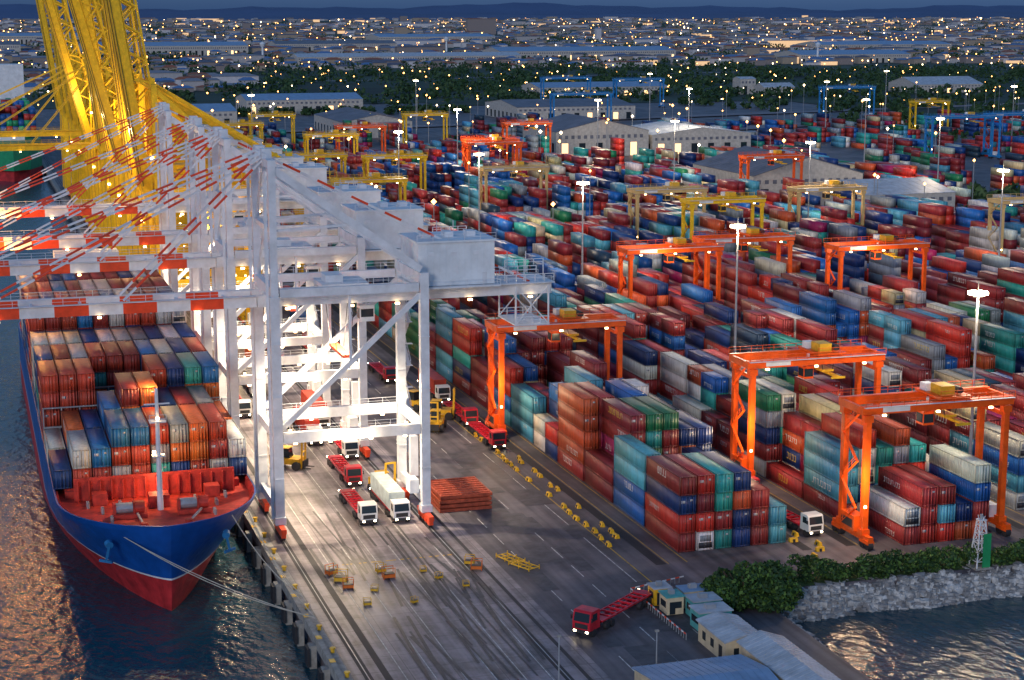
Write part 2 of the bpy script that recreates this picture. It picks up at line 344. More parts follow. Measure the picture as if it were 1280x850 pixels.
# ---------------------------------------------------------------- quay cranes
def crane_mesh(name,main,up,top=63,ang=80,stripe=True,Lb=72,fat=1.):
    g=MB(); M,RD,DK,HS,GL,LW,ST=range(7)
    SR=RD if stripe else M
    for y in(0,17):
        g.beam((0,y,2),(0,y,41),1.45*fat,1.6*fat,M); g.beam((0,y,41),(0,y,top),1.15*fat,1.2*fat,M)
        g.beam((25.5,y,2),(25.5,y,44),1.4*fat,1.5*fat,M)
        g.beam((.9,y,17),(24.6,y,17),1.1,1.8,M); g.beam((.9,y,41.6),(24.6,y,41.6),1.0,1.4,M)
        g.beam((.8,y+.02,18.6),(24.9,y+.02,40.3),.85,.85,M)
        g.beam((.5,y+.01,top-1),(25,y+.01,44.6),.9,1.2,M)
        g.beam((12.7,y+.03,29.5),(12.7,y+.03,40.7),.4,.4,M)
        g.beam((.7,y+.03,52),(13,y+.03,52.6),.4,.4,M)
        g.rail((1,y-.7,18.0),(24.5,y-.7,18.0),ST)
        g.rail((1,y-.7,42.5),(24.5,y-.7,42.5),ST)
        for x in(0,25.5):
            g.beam((x,y-4,1.75),(x,y+4,1.75),.9,.8,RD if not up else M)
            for k in(-3,-1,1,3):
                g.tube((x-.3,y+k,.5),(x+.3,y+k,.5),.45,DK,10); g.box((x,y+k,.95),(.75,1.5,.7),RD)
            g.box((x,y,1.2+1.6),(1.9,2.2,1.2),M)
            for z in (10,24,33): g.b(x-.8*fat,x+.8*fat,y-.86*fat,y+.86*fat,z,z+.14,ST)
        g.beam((-1.15*fat,y,3),(-1.15*fat,y,60),.12,.5,ST)
    for x in(0,25.5):
        g.beam((x,.8,4.4),(x,16.2,4.4),1.1,1.5,M); g.beam((x,.8,17),(x,16.2,17),1.0,1.5,M)
    g.beam((0,.8,41.6),(0,16.2,41.6),1.2,1.9,M); g.beam((25.5,.8,43),(25.5,16.2,43),1.2,1.7,M)
    g.beam((0,-.6,top),(0,17.6,top),1.3,1.3,M); g.beam((0,.6,52),(0,16.4,52),.8,.8,M)
    g.beam((0,.6,42.6),(0,8.5,51.4),.35,.35,M); g.beam((0,16.4,42.6),(0,8.5,51.4),.35,.35,M)
    g.beam((0,.6,52.6),(0,8.5,top-1),.35,.35,M); g.beam((0,16.4,52.6),(0,8.5,top-1),.35,.35,M)
    g.box((0,5,top+1.4),(1.6,2.2,1.6),M); g.box((0,12,top+1.4),(1.6,2.2,1.6),M); g.rail((-1,-.6,top+.7),(-1,17.6,top+.7),ST)
    ys=(5.3,11.7); zc=39.6
    for y in ys:
        g.beam((-2,y,zc),(50,y,zc),1.0*fat,2.0*fat,M); g.rail((-2,y+(-.7 if y<8 else .7),zc+1.05),(50,y+(-.7 if y<8 else .7),zc+1.05),ST)
    for x in np.arange(0,50,5.2): g.beam((x,5.8,zc+.2),(x,11.2,zc+.2),.5,.9,M)
    if not up:
        for y in ys:
            g.stripes((-2.2,y,zc),(-68,y,zc),1.05,1.9,5.3,SR,M)
            o=-.75 if y<8 else .75
            g.rail((-2,y+o,zc+1),(-68,y+o,zc+1),ST,1.1,2.6)
            g.beam((-2,y+o,zc+.95),(-68,y+o,zc+.95),.7,.08,ST)
            for xe,zz in((-24,top-.2),(-46,top),(-64,top+.6)):
                for oo in(-.35,.35): g.stripes((0,y+oo,zz+1),(xe,y+oo,zc+1.2),.25,.25,3.1,SR,M)
            g.stripes((0,y,top+1),(46,y,zc+1.2),.4,.4,3.2,SR,M)
            g.beam((0,y,top+1),(27,y,49.5),.12,.12,ST)
        for x in np.arange(-7,-68,-7.9): g.beam((x,5.8,zc),(x,11.2,zc),.5,.8,M)
        g.box((-68.5,8.5,zc),(1,8,1.6),SR)
    else:
        a=math.radians(ang)
        e=lambda s,y,o=0:(-2-s*math.cos(a)-o*math.sin(a),y,zc+1+s*math.sin(a)-o*math.cos(a))
        for y in (4.3,12.7):
            g.beam(e(0,y),e(Lb,y),1.7,2.6,M)
            g.beam(e(0,y,-5.5),e(Lb*.9,y,-5.5),.6,.6,M)
            for s in np.arange(2,Lb*.9,7): g.beam(e(s,y,-1),e(s+3.5,y,-5.5),.4,.4,M); g.beam(e(s+3.5,y,-5.5),e(s+7,y,-1),.4,.4,M)
            g.beam((0,y,top+1),e(Lb*.42,y,-1.5),.6,.6,M)
            g.beam(e(Lb*.42,y,-1.5),e(Lb*.8,y,-1.5),.6,.6,M)
            g.beam((0,y,top+1),(46,y,zc+1.2),.8,.8,M)
            g.beam(e(2,y-1.1,1),e(Lb,y-1.1,1),.3,.12,DK)
        for s in np.arange(3,Lb,6): g.beam(e(s,5.3),e(s,11.7),.6,1.0,M)
    g.b(25.2,38.8,2.4,14.8,41.2,48.6,HS); g.b(24.9,39.1,2.1,15.1,48.6,48.95,HS); g.b(24.6,39.6,1.2,16,40.85,41.1,ST)
    for k in range(12): g.b(25.6+k*1.12,25.72+k*1.12,2.34,2.4,41.3,48.5,HS)
    for k in range(10): g.b(25.12,25.2,3+k*1.2,3.12+k*1.2,41.3,48.5,HS)
    for k in range(3): g.b(27+k*4,28.0+k*4,2.3,2.41,46.4,47,ST)
    g.b(36.6,37.4,2.32,2.42,41.3,43.3,ST)
    for k in range(3): g.box((28+k*4,8.5,49.4),(1.6,2.4,.9),ST)
    g.rail((24.7,1.25,41.1),(39.5,1.25,41.1),ST); g.rail((25,2.2,48.95),(39,2.2,48.95),ST); 
    for y in (3.5,13.5):
        g.rail((39.6,y,41),(50,y,41),M,1.3,1.6,.14)
        g.beam((43,y,40.2),(43,y,33.5),.25,.25,M); g.beam((49,y,40.2),(49,y,33.5),.25,.25,M)
        g.beam((43,y,33.5),(49,y,40.2),.18,.18,M); g.beam((43,y,40.2),(49,y,33.5),.18,.18,M); g.rail((43,y,33.6),(49,y,33.6),M,1.2,1.4,.12)
    g.b(39.7,50.2,3.4,13.6,40.66,40.82,ST); g.b(42.8,49.2,3.4,13.6,33.3,33.55,ST)
    for x in(41,44.5,48): g.beam((x,3.5,41.2),(x,3.5,45),.14,.14,M); g.beam((x,13.5,41.2),(x,13.5,45),.14,.14,M)
    g.rail((41,3.5,44),(48,3.5,44),M,1,1.5,.12)
    g.b(9,17,4.4,12.6,41.25,42.0,ST); g.b(10,13,6.5,10.5,42.02,43.2,M)
    g.b(16,18.6,7.3,9.8,34.8,37.6,HS); g.b(15.94,16,7.5,9.6,35.3,37.0,GL); g.b(16.2,18.4,7.24,7.3,35.6,37.0,GL); g.beam((17.3,8.5,37.6),(17.3,8.5,41.2),.6,.6,ST)
    for x,y in((10.5,6),(10.5,11),(15,6),(15,11)): g.beam((x,y,41),(12.7+(x-12.7)*.5,y,30),.1,.1,DK)
    g.b(11.9,13.5,2.8,14.4,29.5,30.0,SR)
    for k in range(9):
        z=4.5+k*4; a,b_=(19.2,23.8) if k%2 else (23.8,19.2)
        g.beam((27.2,a-1.2,z),(27.2,b_-1.2,z+4),.7,.12,ST); g.rail((27.6,a-1.2,z),(27.6,b_-1.2,z+4),ST,1,1.6)
        g.b(26.6,27.8,17.2,18.2,z+3.9,z+4,ST)
    g.b(26.4,28.2,14,15.8,4.6,40,M) if up else g.b(26.5,27.9,14.3,15.7,4.6,12,M)
    g.b(23,24.6,1,4,5.2,7.6,HS); g.b(1,2.6,12,15.4,5.2,7.6,HS)
    for y in(.1,17.1):
        for x in(3,9,16,22): g.box((x,y,15.85),(.6,.4,.28),LW)
    for x in(3,14,22,35,46): g.box((x,4.5,38.2),(.7,.4,.3),LW)
    for x in (2,22): g.box((x,-1,18.4),(.4,.3,.3),LW)
    if not up:
        for x in(-12,-28,-44,-60): g.box((x,4.5,38.3),(.6,.35,.3),LW)
    else:
        for z in (30,50): g.box((-1.2,-.9,z),(.8,.5,.6),LW); g.box((26,-1,z-5),(.8,.5,.6),LW)
    return g.mesh(name,[main,REDP,DARK,HOUSE,GLASS,LAMPW,WHITE if main is WHITE else main])
cw=crane_mesh('white_quay_crane',WHITE,False)
cy=[crane_mesh('yellow_quay_crane',YEL,True,68,a,False,l,1.25) for a,l in((82,70),(76,74),(84,78))]
cyd=crane_mesh('yellow_quay_crane_lowered',YEL,False,68,0,False)
cb=crane_mesh('blue_quay_crane',BLUC,True,66)
def lamp(parent,loc,power,col=(1,.72,.42),typ='POINT',rad=.6,spot=120,nm='flood_lamp'):
    l=bpy.data.lights.new(nm,typ); l.energy=power; l.color=col; l.shadow_soft_size=rad
    if typ=='SPOT': l.spot_size=math.radians(spot); l.spot_blend=.7
    o=bpy.data.objects.new(nm,l); COL.objects.link(o); o.location=loc
    if parent: o.parent=parent
    return o
for i,y in enumerate((286,335,372,431)):
    o=place('quay_crane',cw,(48.2,y,0))
    lamp(o,(12,8.5,36.5),85000,(1,.8,.55),typ='SPOT',spot=124)
    lamp(o,(12,-1.6,14.8),9000,(1,.74,.45))
    if i>=2: lamp(o,(-40,3.0,35.5),13000,(1,.42,.08),rad=.8)
for i,(y,k) in enumerate(((462,0),(494,2),(528,1),(566,0),(604,2),(640,3),(672,1),(710,3),(750,0),(800,2),(860,0))):
    o=place('quay_crane',cyd if k==3 else cy[k],(48.2,y,0))
    if i in(0,2,5): lamp(o,(13,-2,30),9000,(1,.75,.38))
    if i in(1,3,6): lamp(o,(-8,-7,55),16000,(1,.68,.3))
for y in (2050,2120,2200): place('quay_crane',cb,(-190,y,0),sc_=1.4)

# ---------------------------------------------------------------- yard gantry cranes
def rtg_mesh(name,main,span=26,h=24):
    g=MB(); M,DK,GL,YW,ST,LW=range(6)
    for x in(0,span):
        for y in(0,7.5):
            g.beam((x,y,2.2),(x,y,h-1.6),1.15 if x==0 else 1.0,.95,M)
            g.box((x,y,h-2.2),(1.6,1.25,1.1),M); g.box((x,y,2.6),(1.5,1.5,1),M)
        g.beam((x,-2.6,1.75),(x,10.1,1.75),.9,1.0,M)
        g.beam((x,.6,h-3.2),(x,6.9,h-3.2),.5,.7,M)
        for y in(-2,-.2,7.7,9.5): g.tube((x-.45,y,.8),(x+.45,y,.8),.8,DK,12)
        g.box((x,-1.1,1.3),(1.2,3,.6),M); g.box((x,8.6,1.3),(1.2,3,.6),M)
    for y in(0,7.5):
        g.beam((-1.2,y,h-.75),(span+1.2,y,h-.75),.9,1.45,M); o=-.8 if y==0 else .8
        g.beam((-1,y+o,h-.2),(span+1,y+o,h-.2),.6,.08,ST); g.rail((-1,y+o*1.3,h-.1),(span+1,y+o*1.3,h-.1),M,1.1,2.2,.09)
    for x in(-.9,span+.9): g.beam((x,.5,h-.8),(x,7,h-.8),.6,1.2,M)
    t=span*.62
    g.b(t-3,t+3,-.4,7.9,h+.12,h+.55,M); g.b(t-2,t+.5,1,4.5,h+.56,h+2.1,YW); g.tube((t+1.6,1,h+1.2),(t+1.6,6.5,h+1.2),.6,DK,10); g.b(t-2.6,t-1,5,7,h+.56,h+1.8,ST)
    g.rail((t-3,-.5,h+.5),(t+3,-.5,h+.5),M); 
    g.b(t-4.6,t-2.6,2,4.4,h-4.6,h-2.2,M); g.b(t-4.5,t-2.7,1.94,2,h-4.2,h-2.7,GL); g.b(t-4.67,t-4.6,2.2,4.2,h-4.2,h-2.7,GL); g.beam((t-3.2,3.2,h-2.2),(t-3.2,3.2,h),.4,.4,ST)
    for a in(-1.6,1.6):
        for c in(1.4,6.1): g.beam((t+a,c,h),(t+a*.6,c,h-3),.1,.1,DK)
    g.b(t-1.2,t+1.2,1.2,6.4,h-3.3,h-2.9,YW); g.b(t-.4,t+.4,-2.9,10.4,h-3.7,h-3.31,YW); g.b(t-1.4,t+1.4,-3,-2.7,h-3.8,h-3.4,YW); g.b(t-1.4,t+1.4,10.2,10.5,h-3.8,h-3.4,YW)
    g.b(-1.1,1.1,1.4,6.2,2.3,4.9,M); g.b(-1.17,-1.1,2,5.6,2.8,4.2,DK); g.b(span-.9,span+.9,2,5,2.3,4.4,ST)
    for k in range(5):
        z=2.4+k*4; a,b_=(1.2,6.2) if k%2 else (6.2,1.2); g.beam((-1.0,a,z),(-1.0,b_,z+4),.5,.1,M); g.rail((-1.3,a,z),(-1.3,b_,z+4),M,1,1.4,.05)
    for x in(3,span/2,span-3): g.box((x,-.1,h-1.8),(.6,.35,.3),LW)
    g.box((-.2,-.6,7),(.4,.3,.4),LW)
    g.b(2.5,7.5,-.47,-.45,h-1.2,h-.4,ST)
    return g.mesh(name,[main,DARK,GLASS,YSAFE,WHITE,LAMPW])
ro=rtg_mesh('orange_rtg',ORG); ry=rtg_mesh('yellow_rtg',YEL); rb=rtg_mesh('beige_rtg',BEI); rbl=rtg_mesh('blue_rmg',BLUC,45,26)
for me,x,y,l in ((ro,139.6,251,1),(ro,137.6,291,1),(ro,104,340,1),(ro,171.5,441,1),(ro,200,455,0),(ro,229,430,1),(ro,236,824,0),(ro,240,842,0),(ro,331,710,0),
    (ry,236,550,0),(rb,231,588,0),(rb,289,576,0),(rb,337,519,0),(rb,204,688,0),(ry,136,656,0),(ry,104,700,0),(ry,138,775,0),(ry,104,830,0),(ry,171,900,0),
    (ry,104,960,0),(ry,138,1000,0),(ro,200,960,0),(ry,171,1080,0),(ry,104,560,0),(ro,297,960,0),(ry,263,1060,0),(ry,171,760,0),
    (rbl,508,1529,0),(rbl,662,1281,0),(rbl,541,910,0),(rbl,590,925,0),(rbl,560,1480,0),(rbl,420,1240,0),(ry,640,1100,0),(ro,104,620,0)):
    o=place('yard_gantry_crane',me,(x,y,0))
    if l: lamp(o,(-3 if x<150 else 8,-3,12 if x<150 else 20),5000)

# ---------------------------------------------------------------- masts
def mast_mesh():
    g=MB(); g.tube((0,0,0),(0,0,39),.38,0,8,.18); g.tube((0,0,38.6),(0,0,39),.9,0,10); g.b(-.6,.6,-.6,.6,0,.8,1)
    for k in range(8):
        t=k*math.pi/4; g.box((1.35*math.cos(t),1.35*math.sin(t),39.2),(.75,.75,.5),2,t); g.beam((0,0,38.8),(1.35*math.cos(t),1.35*math.sin(t),39),.1,.1,0)
    g.tube((0,0,39),(0,0,41.2),.06,0,5)
    return g.mesh('light_mast',[STEEL,CONC,LAMPC])
mm=mast_mesh()
masts=[(168,265),(168,365),(168,470),(168,575),(168,690),(304,469),(300,590),(300,720),(233,835),(100.5,800),(100.5,930),(160,1010),(330,900),(420,700),(470,860),(430,1010),(560,1080),(640,980),(300,1180),(100.5,1100),(500,1250),(700,1250),(600,800)]
for i,(x,y) in enumerate(masts):
    o=place('light_mast',mm,(x,y,0))
    if i<10 or i in(12,13,15): lamp(o,(0,0,37.2),36000 if y<760 else 75000,(1,.78,.52),rad=1)

# ---------------------------------------------------------------- ship
bow=261.5; stern=475
def hb(s,z):
    t=max(0,min(1,(z+4)/14.5)); L=68*(1-t)**1.3+21; s2=s-3.2*(1-t)
    if s2<=0: return 0
    u=min(1,s2/L); w=16*(1-(1-u)**2.3)**(.62+.25*(1-t))
    e=stern-bow-s
    if e<25: w*=(.82+.18*(e/25)) if t>.5 else (.5+.5*e/25)
    return w
g=MB(); zs=[-8,-4,-1.5,1.3,1.6,4,6.5,8.6,9.6,10.6]; ss=[0,.3,.8,1.5,2.4,3.6,5,7,9.5,12,15,18,22,27,33,40,50,62,76,100,130,160,188,200,stern-bow]
cx=27.4
def sh(s,z): return 3.2*(1-max(0,min(1,(z+4)/14.5)))*(1-s/8) if s<8 else 0
for sd in(-1,1):
    grid=[[(cx+sd*hb(s+sh(s,z),z),bow+s+sh(s,z),z) for z in zs] for s in ss]
    for i in range(len(ss)-1):
        for j in range(len(zs)-1):
            mi=1 if zs[j+1]<=1.31 else (2 if zs[j+1]<1.7 else 0)
            q=[grid[i][j],grid[i+1][j],grid[i+1][j+1],grid[i][j+1]]
            g.add(q if sd>0 else q[::-1],[(0,1,2,3)],mi)
    def ed(s,z,off):
        ds=sh(s,z); w=max(0,hb(s+ds,z)-off); return (cx+sd*w,bow+s+ds+(off*1.3 if s<2 else 0),z)
    for i in range(len(ss)-1):
        a0,a1=ed(ss[i],9.2,.4),ed(ss[i+1],9.2,.4); b0,b1=ed(ss[i],10.6,.3),ed(ss[i+1],10.6,.3); c0,c1=ed(ss[i],10.6,0),ed(ss[i+1],10.6,0)
        g.add([a0,a1,b1,b0],[(0,1,2,3)],3)
        g.add([b0,b1,c1,c0],[(0,1,2,3)],0)
        g.add([(cx,a0[1],9.2),(cx,a1[1],9.2),a1,a0],[(0,1,2,3)],3)
    for s in np.arange(1.2,26,.9):
        p=ed(s,9.2,.65); q=ed(s,10.5,.5); g.beam(p,q,.14,.35,3)
w=hb(stern-bow,8); g.add([(cx-w,stern,-8),(cx+w,stern,-8),(cx+w,stern,10.6),(cx-w,stern,10.6)],[(0,1,2,3)],0)
for k in range(5):
    r=[.4,1.2,1.8,2,1.9,1.5]; g.tube((cx,bow-1+k*1.6,-6.3),(cx,bow+.6+k*1.6,-6.3),r[k],1,12,r[k+1])
g.b(14.5,40.5,284.6,285,9.25,13.0,3)
for x in np.arange(15,40.5,1.8): g.b(x,x+.2,283.8,284.6,9.25,12.6,3)
for sx in(-1,1):
    c=cx+sx*5
    g.b(c-2.6,c+2.6,272,275,9.25,9.9,3); g.tube((c-2.2,273.4,10.7),(c+.4,273.4,10.7),.85,5,12); g.tube((c+.7,273.4,10.7),(c+2.2,273.4,10.7),1.05,3,12); g.b(c-2.6,c-2.2,272.5,274.3,9.9,11.5,3); g.b(c+.45,c+.65,272.5,274.3,9.9,11.7,3)
    g.beam((c+1,272,10),(c-sx*1.5,267,9.5),.3,.3,5)
    g.tube((c-sx*1.6,267,9.2),(c-sx*1.6,267,9.9),.6,3,10)
    for q in((9,276),(11,280),(6,279),(8,270.5)):
        for d in(0,1.1): g.tube((cx+sx*q[0],q[1]+d,9.2),(cx+sx*q[0],q[1]+d,10.1),.25,5,8)
    g.b(cx+sx*9-1.2,cx+sx*9+1.2,281,283.6,9.25,11,3)
    g.beam((cx+sx*9.0,266.0,6.8),(cx+sx*9.5,266.5,4.4),.35,.35,9); g.beam((cx+sx*8.6,265.7,4.4),(cx+sx*10.4,267.3,4.4),.35,.4,9)
    g.tube((cx+sx*8.9,265.9,7.0),(cx+sx*9.1,266.8,7.2),.6,9,12)
g.b(cx-1.6,cx+1.6,277,280,9.25,11.2,3)
g.tube((cx,276,9.2),(cx,276,29),.5,6,8,.25); g.b(cx-1.3,cx+1.3,275,277,23.6,23.8,6); g.rail((cx-1.3,275,23.8),(cx+1.3,275,23.8),6); g.b(cx-1,cx+1,275.2,276.8,18,18.2,6)
g.box((cx,275.2,24.3),(.5,.3,.3),7); g.box((cx-.6,276.9,18.5),(.5,.3,.3),7); g.beam((cx-2,276,26.5),(cx+2,276,26.5),.2,.2,6)
for k in range(20): g.b(cx-.3,cx+.3,276.5,276.6,9.6+k*.7,9.68+k*.7,6)
g.b(13.2,41.6,286.5,424,9.22,10.4,3)
for k in range(2,9):
    y=288.5+k*15.7
    for x in np.arange(11.5,43.6,3.2): g.b(x,x+.2,y-.6,y-.4,9.3,17.2,5)
    g.b(11.5,43.3,y-.7,y-.3,13.6,13.9,5); g.b(11.5,43.3,y-.7,y-.3,17.2,17.4,5)
g.b(13,42,428,440,9.3,25,6); g.b(11,44,426,438,25.01,28,6); g.b(11.2,43.8,425.95,426,26,27.4,4); g.b(20,35,429,436,28.01,30.5,6); g.b(23,31,442,450,9.3,30,8); 
for z in (13,16,19,22):
    for x in np.arange(14,41,2.2): g.b(x,x+1,427.94,428,z,z+1,4)
ship=g.build('container_ship',[HULLB,HULLR,WHITE,DECKR,DARK,STEEL,WHITE,LAMPW,REDP,mat('anchor_light_blue',(.02,.16,.38),.5)])
bm=bmesh.new(); bm.from_mesh(ship.data); bmesh.ops.remove_doubles(bm,verts=bm.verts,dist=.001); bmesh.ops.recalc_face_normals(bm,faces=bm.faces); bm.to_mesh(ship.data); bm.free()
lamp(ship,(cx-.6,278.2,21),4200,(1,.58,.2)); lamp(ship,(cx+2,304,25),2500,(1,.6,.25)); lamp(ship,(cx,282,12.5),400,(1,.55,.25))
B=[];C=[]
H={0:[1,2,2,3,3,3,3,3,3,2],1:[1,2,2,3,4,4,3,3,3,2],2:[4,4,4,2,2,3,4,4,4,4],3:[4]*10,4:[4]*10}
sp=[((.5,.06,.03),9),((.36,.04,.03),7),((.68,.15,.03),8),((.66,.64,.6),8),((.3,.31,.33),3),((.012,.06,.24),6),((.02,.17,.44),5),((.04,.36,.32),2)]
for k in range(9):
    y=288.5+k*15.7
    hs=H.get(k,[5]*10)
    for r in range(10):
        base=R.choices([a for a,_ in sp],[b for _,b in sp])[0]
        for t in range(hs[r]):
            col=base if R.random()<.3 else R.choices([a for a,_ in sp],[b for _,b in sp])[0]
            if k==2 and r<3: col=R.choice([sp[0][0],sp[1][0],sp[0][0]])
            if k>=5: col=R.choice([sp[0][0],sp[1][0],sp[3][0],sp[5][0],sp[6][0],sp[1][0]])
            add_cont(B,C,11.5+r*3.2,y,10.45+t*ZP,col,LN,True)
boxes_mesh('ship_container_cargo',B,C,CNEAR)
g=MB(); pf=lambda d:[(27,985-d),(36,993-d),(43,1012),(43,1250),(11,1250),(11,1012),(18,993-d)]
g.prism(pf(0),-6,2,2,'z'); g.prism(pf(4),2.01,17,0,'z'); g.b(12,42,1200,1220,17.1,52,1); g.b(20,34,1000,1004,17.1,20,1)
g.build('cargo_ship',[mat('hull_green',(.015,.26,.12),.5),WHITE,HULLR])
B=[];C=[]
for k in range(10):
    for r in range(9):
        for t in range(R.randint(3,5)): add_cont(B,C,12.5+r*3.2,1020+k*16,17.2+t*ZP,R.choice([(.03,.35,.15),(.5,.04,.03),(.02,.12,.4),(.03,.35,.15)]),LN,False)
boxes_mesh('ship_container_cargo',B,C,CFAR)
def rope(p,q,sag,nm='mooring_line'):
    g=MB(); p=Vector(p);q=Vector(q);N=14; pts=[p.lerp(q,i/N)-Vector((0,0,4*sag*(i/N)*(1-i/N))) for i in range(N+1)]
    for i in range(N): g.tube(pts[i],pts[i+1],.07,0,5)
    g.build(nm,[ROPE])
rope((17.5,268.5,9.9),(45.5,241.5,.8),1.4); rope((17.8,269,9.9),(45.5,242,.8),2.0)
rope((40,269,9.9),(45.5,251,.8),1.2); rope((40.3,269.5,9.9),(45.5,242.5,.8),1.6); rope((37.5,267,9.9),(45.5,251.2,.8),1.5)

# ---------------------------------------------------------------- vehicles
def mk_truck(x,y,rz,cargo=None,white=True):
    g=MB() # front at -y
    g.prism([(0,.9),(0,1.9),(.25,3.1),(.5,3.25),(2.2,3.25),(2.3,.9)],-1.25,1.25,0)
    g.add([(-1.1,-.01,1.95),(1.1,-.01,1.95),(1.05,.225,3.0),(-1.05,.225,3.0)],[(0,1,2,3)],1)
    g.b(-1.27,-1.25,.6,1.6,2.0,2.9,1); g.b(1.25,1.27,.6,1.6,2.0,2.9,1); g.b(-1.26,1.26,-.12,.3,.55,.95,2)
    for x_ in(-.85,.85): g.b(x_-.17,x_+.17,-.16,-.12,.68,.88,4)
    g.b(-.9,.9,-.03,-.001,1.1,1.7,2); g.beam((-1.45,.1,2.6),(-1.45,.1,2.1),.25,.1,2); g.beam((1.45,.1,2.6),(1.45,.1,2.1),.25,.1,2)
    for x_ in(-.45,.45): g.beam((x_,1,.95),(x_,16,1.1),.22,.35,3)
    g.b(-1.2,1.2,3,4.6,1.25,1.42,3); g.b(-1.2,1.2,14.4,15.9,1.25,1.42,3)
    for k in range(7): g.b(-1.2,1.2,5.2+k*1.35,5.45+k*1.35,1.2,1.4,3)
    for x_ in(-1.12,1.12): g.b(x_-.08,x_+.08,4.6,14.4,1.2,1.42,3)
    for y_ in(.95,4.2,5.4,12.6,13.9,15.2):
        for x_ in(-1,1): g.tube((x_-.28,y_,.5),(x_+.28,y_,.5),.5,2,12)
    for x_ in (-1.1,1.1): g.b(x_-.15,x_+.15,15.92,16,1.2,1.4,4)
    if cargo:
        c=mat('cargo_paint',cargo,.5,var=.2)
        g.b(-1.2,1.2,3.2,3.2+12.2,1.45,4.0,5)
        for k in range(28):
            for s in(-1,1): g.b(s*1.23-.03,s*1.23+.03,3.5+k*.43,3.68+k*.43,1.6,3.9,5)
        for xx in(-1.16,1.16): g.b(xx-.08,xx+.08,3.1,3.2,1.45,4.0,5)
    else: c=REDT
    g.build('terminal_truck',[WOOD if white else REDT,GLASS,DARK,REDT,LAMPC,c],(x,y,0),rz,1.18)
for t in ((63.9,287,0,None),(69.6,286.5,0,(.5,.58,.58)),(66,345,0,(.5,.05,.03)),(70.6,332,0,None),(66.8,312,0,None,False),(60.5,352,0,(.02,.1,.3)),(56,374,0,None),(70.6,360,0,(.4,.05,.03)),(62,394,0,(.3,.3,.3)),(67,417,0,(.5,.1,.03)),
  (100.8,331,0,None,False),(101,352,0,None,False),(101.5,376,0,(.4,.05,.03)),(95,400,0,None,False),(84,430,0,(.3,.04,.03)),(134.5,258,.1,None),(134,282,0,None,False),(134,304,0,(.3,.04,.03)),(88,470,0,(.02,.1,.3)),(92,510,0,(.5,.05,.03)),
  (80.5,224.5,math.radians(-51),None,False),(168,330,0,(.4,.05,.03)),(168,400,0,None)): mk_truck(*t)
def fork(x,y,rz=0):
    g=MB(); g.b(-1.4,1.4,-2,2.5,.9,1.9,0); g.prism([(-.2,1.9),(0,3.4),(1.6,3.5),(1.9,1.9)],-.8,.8,1); g.b(-.9,.9,-.1,1.8,3.51,3.6,0); g.b(-1.3,1.3,2.51,3.3,.8,2.3,0)
    for a in(-1.45,1.45):
        for c in(-1.6,2): g.tube((a-.3,c,.75),(a+.3,c,.75),.75,2,12)
    for a in(-.8,.8): g.beam((a,-2.3,.3),(a,-2.5,5.8),.25,.3,0); g.beam((a,-2.4,.35),(a,-4,.3),.2,.12,2)
    g.beam((-.8,-2.4,5.7),(.8,-2.4,5.7),.25,.25,0); g.beam((-.8,-2.4,3),(.8,-2.4,3),.2,.2,0); g.b(-1.1,1.1,-2.8,-2.6,.5,1.6,2)
    g.build('forklift',[YSAFE,GLASS,DARK],(x,y,0),rz,1.15)
fork(71,306,.2); fork(93,352,-.4); fork(94,372,.5); fork(58,330,1); fork(97,362,1.2)
g=MB()
for k in range(4):
    a=R.uniform(-.2,.2); g.b(77.6+a,87.2+a,291+a,302.5+a,.05+k*.8,.6+k*.8,0)
    for j in range(9): g.b(77.7+a+j*1.15,77.95+a+j*1.15,290.94+a,291+a,.1+k*.8,.5+k*.8,0); 
    for j in range(8): g.b(77.9+a,86.9+a,291.6+a+j*1.4,291.9+a+j*1.4,.601+k*.8,.76+k*.8,0)
g.build('hatch_cover_stack',[BROWN])
def barrier(x,y,rz=0):
    g=MB(); g.prism([(-.4,.01),(.4,.01),(.18,.7),(-.18,.7)],-.75,.75,0,'y'); g.b(-.42,.42,-.2,.2,.02,.5,1); g.build('traffic_barrier',[YSAFE,DARK],(x,y,0),rz)
y=264
while y<350:
    barrier(99.6+R.uniform(-.3,.3),y,R.uniform(-.15,.15)); y+=R.choice((3,4,4,8,11))
y=268
while y<330:
    barrier(102.2+R.uniform(-.3,.3),y,R.uniform(-.15,.15)); y+=R.choice((3,4,7,12))
for k in range(5): barrier(131+R.uniform(-2,2),248+k*3,1.57*(k%2))
for (x,y,c,s_) in ((53,259,0,1),(53.4,255.5,1,.85),(60.5,258.5,1,.95),(74.6,261.5,0,.8),(74.9,258.5,1,.9),(57,253,0,.55),(54.5,247,0,.6),(68,256,0,.55),(52.3,263,1,.85),(71,251,0,.5),(61.5,246,0,.5),(60,261.8,0,.75),(66.5,260,0,.5)):
    g=MB(); g.b(-1,1,-.7,.7,.25,.8,c); g.b(-.9,.9,-.6,.6,.801,.9,2)
    for a in(-.95,.95):
        for b_ in(-.65,.65): g.beam((a,b_,0),(a,b_,1.9),.1,.1,c)
    g.beam((-.95,-.65,1.85),(.95,-.65,1.85),.1,.1,c); g.beam((-.95,.65,1.85),(.95,.65,1.85),.1,.1,c)
    g.build('lashing_gear_bin',[YSAFE,mat('bin_orange',(.7,.15,.02),.5),DARK],(x,y,0),R.uniform(-.5,.5),s_)
g=MB()
for k in range(5): g.beam((-3+k*1.5,-1.4,.5),(-3+k*1.5,1.4,.5),.15,.15,0)
for y in(-1.4,0,1.4): g.beam((-3.1,y,.45),(3.1,y,.45),.18,.2,0)
for a in(-3,0,3):
    for b_ in(-1.4,1.4): g.beam((a,b_,0),(a,b_,1.0),.15,.15,0)
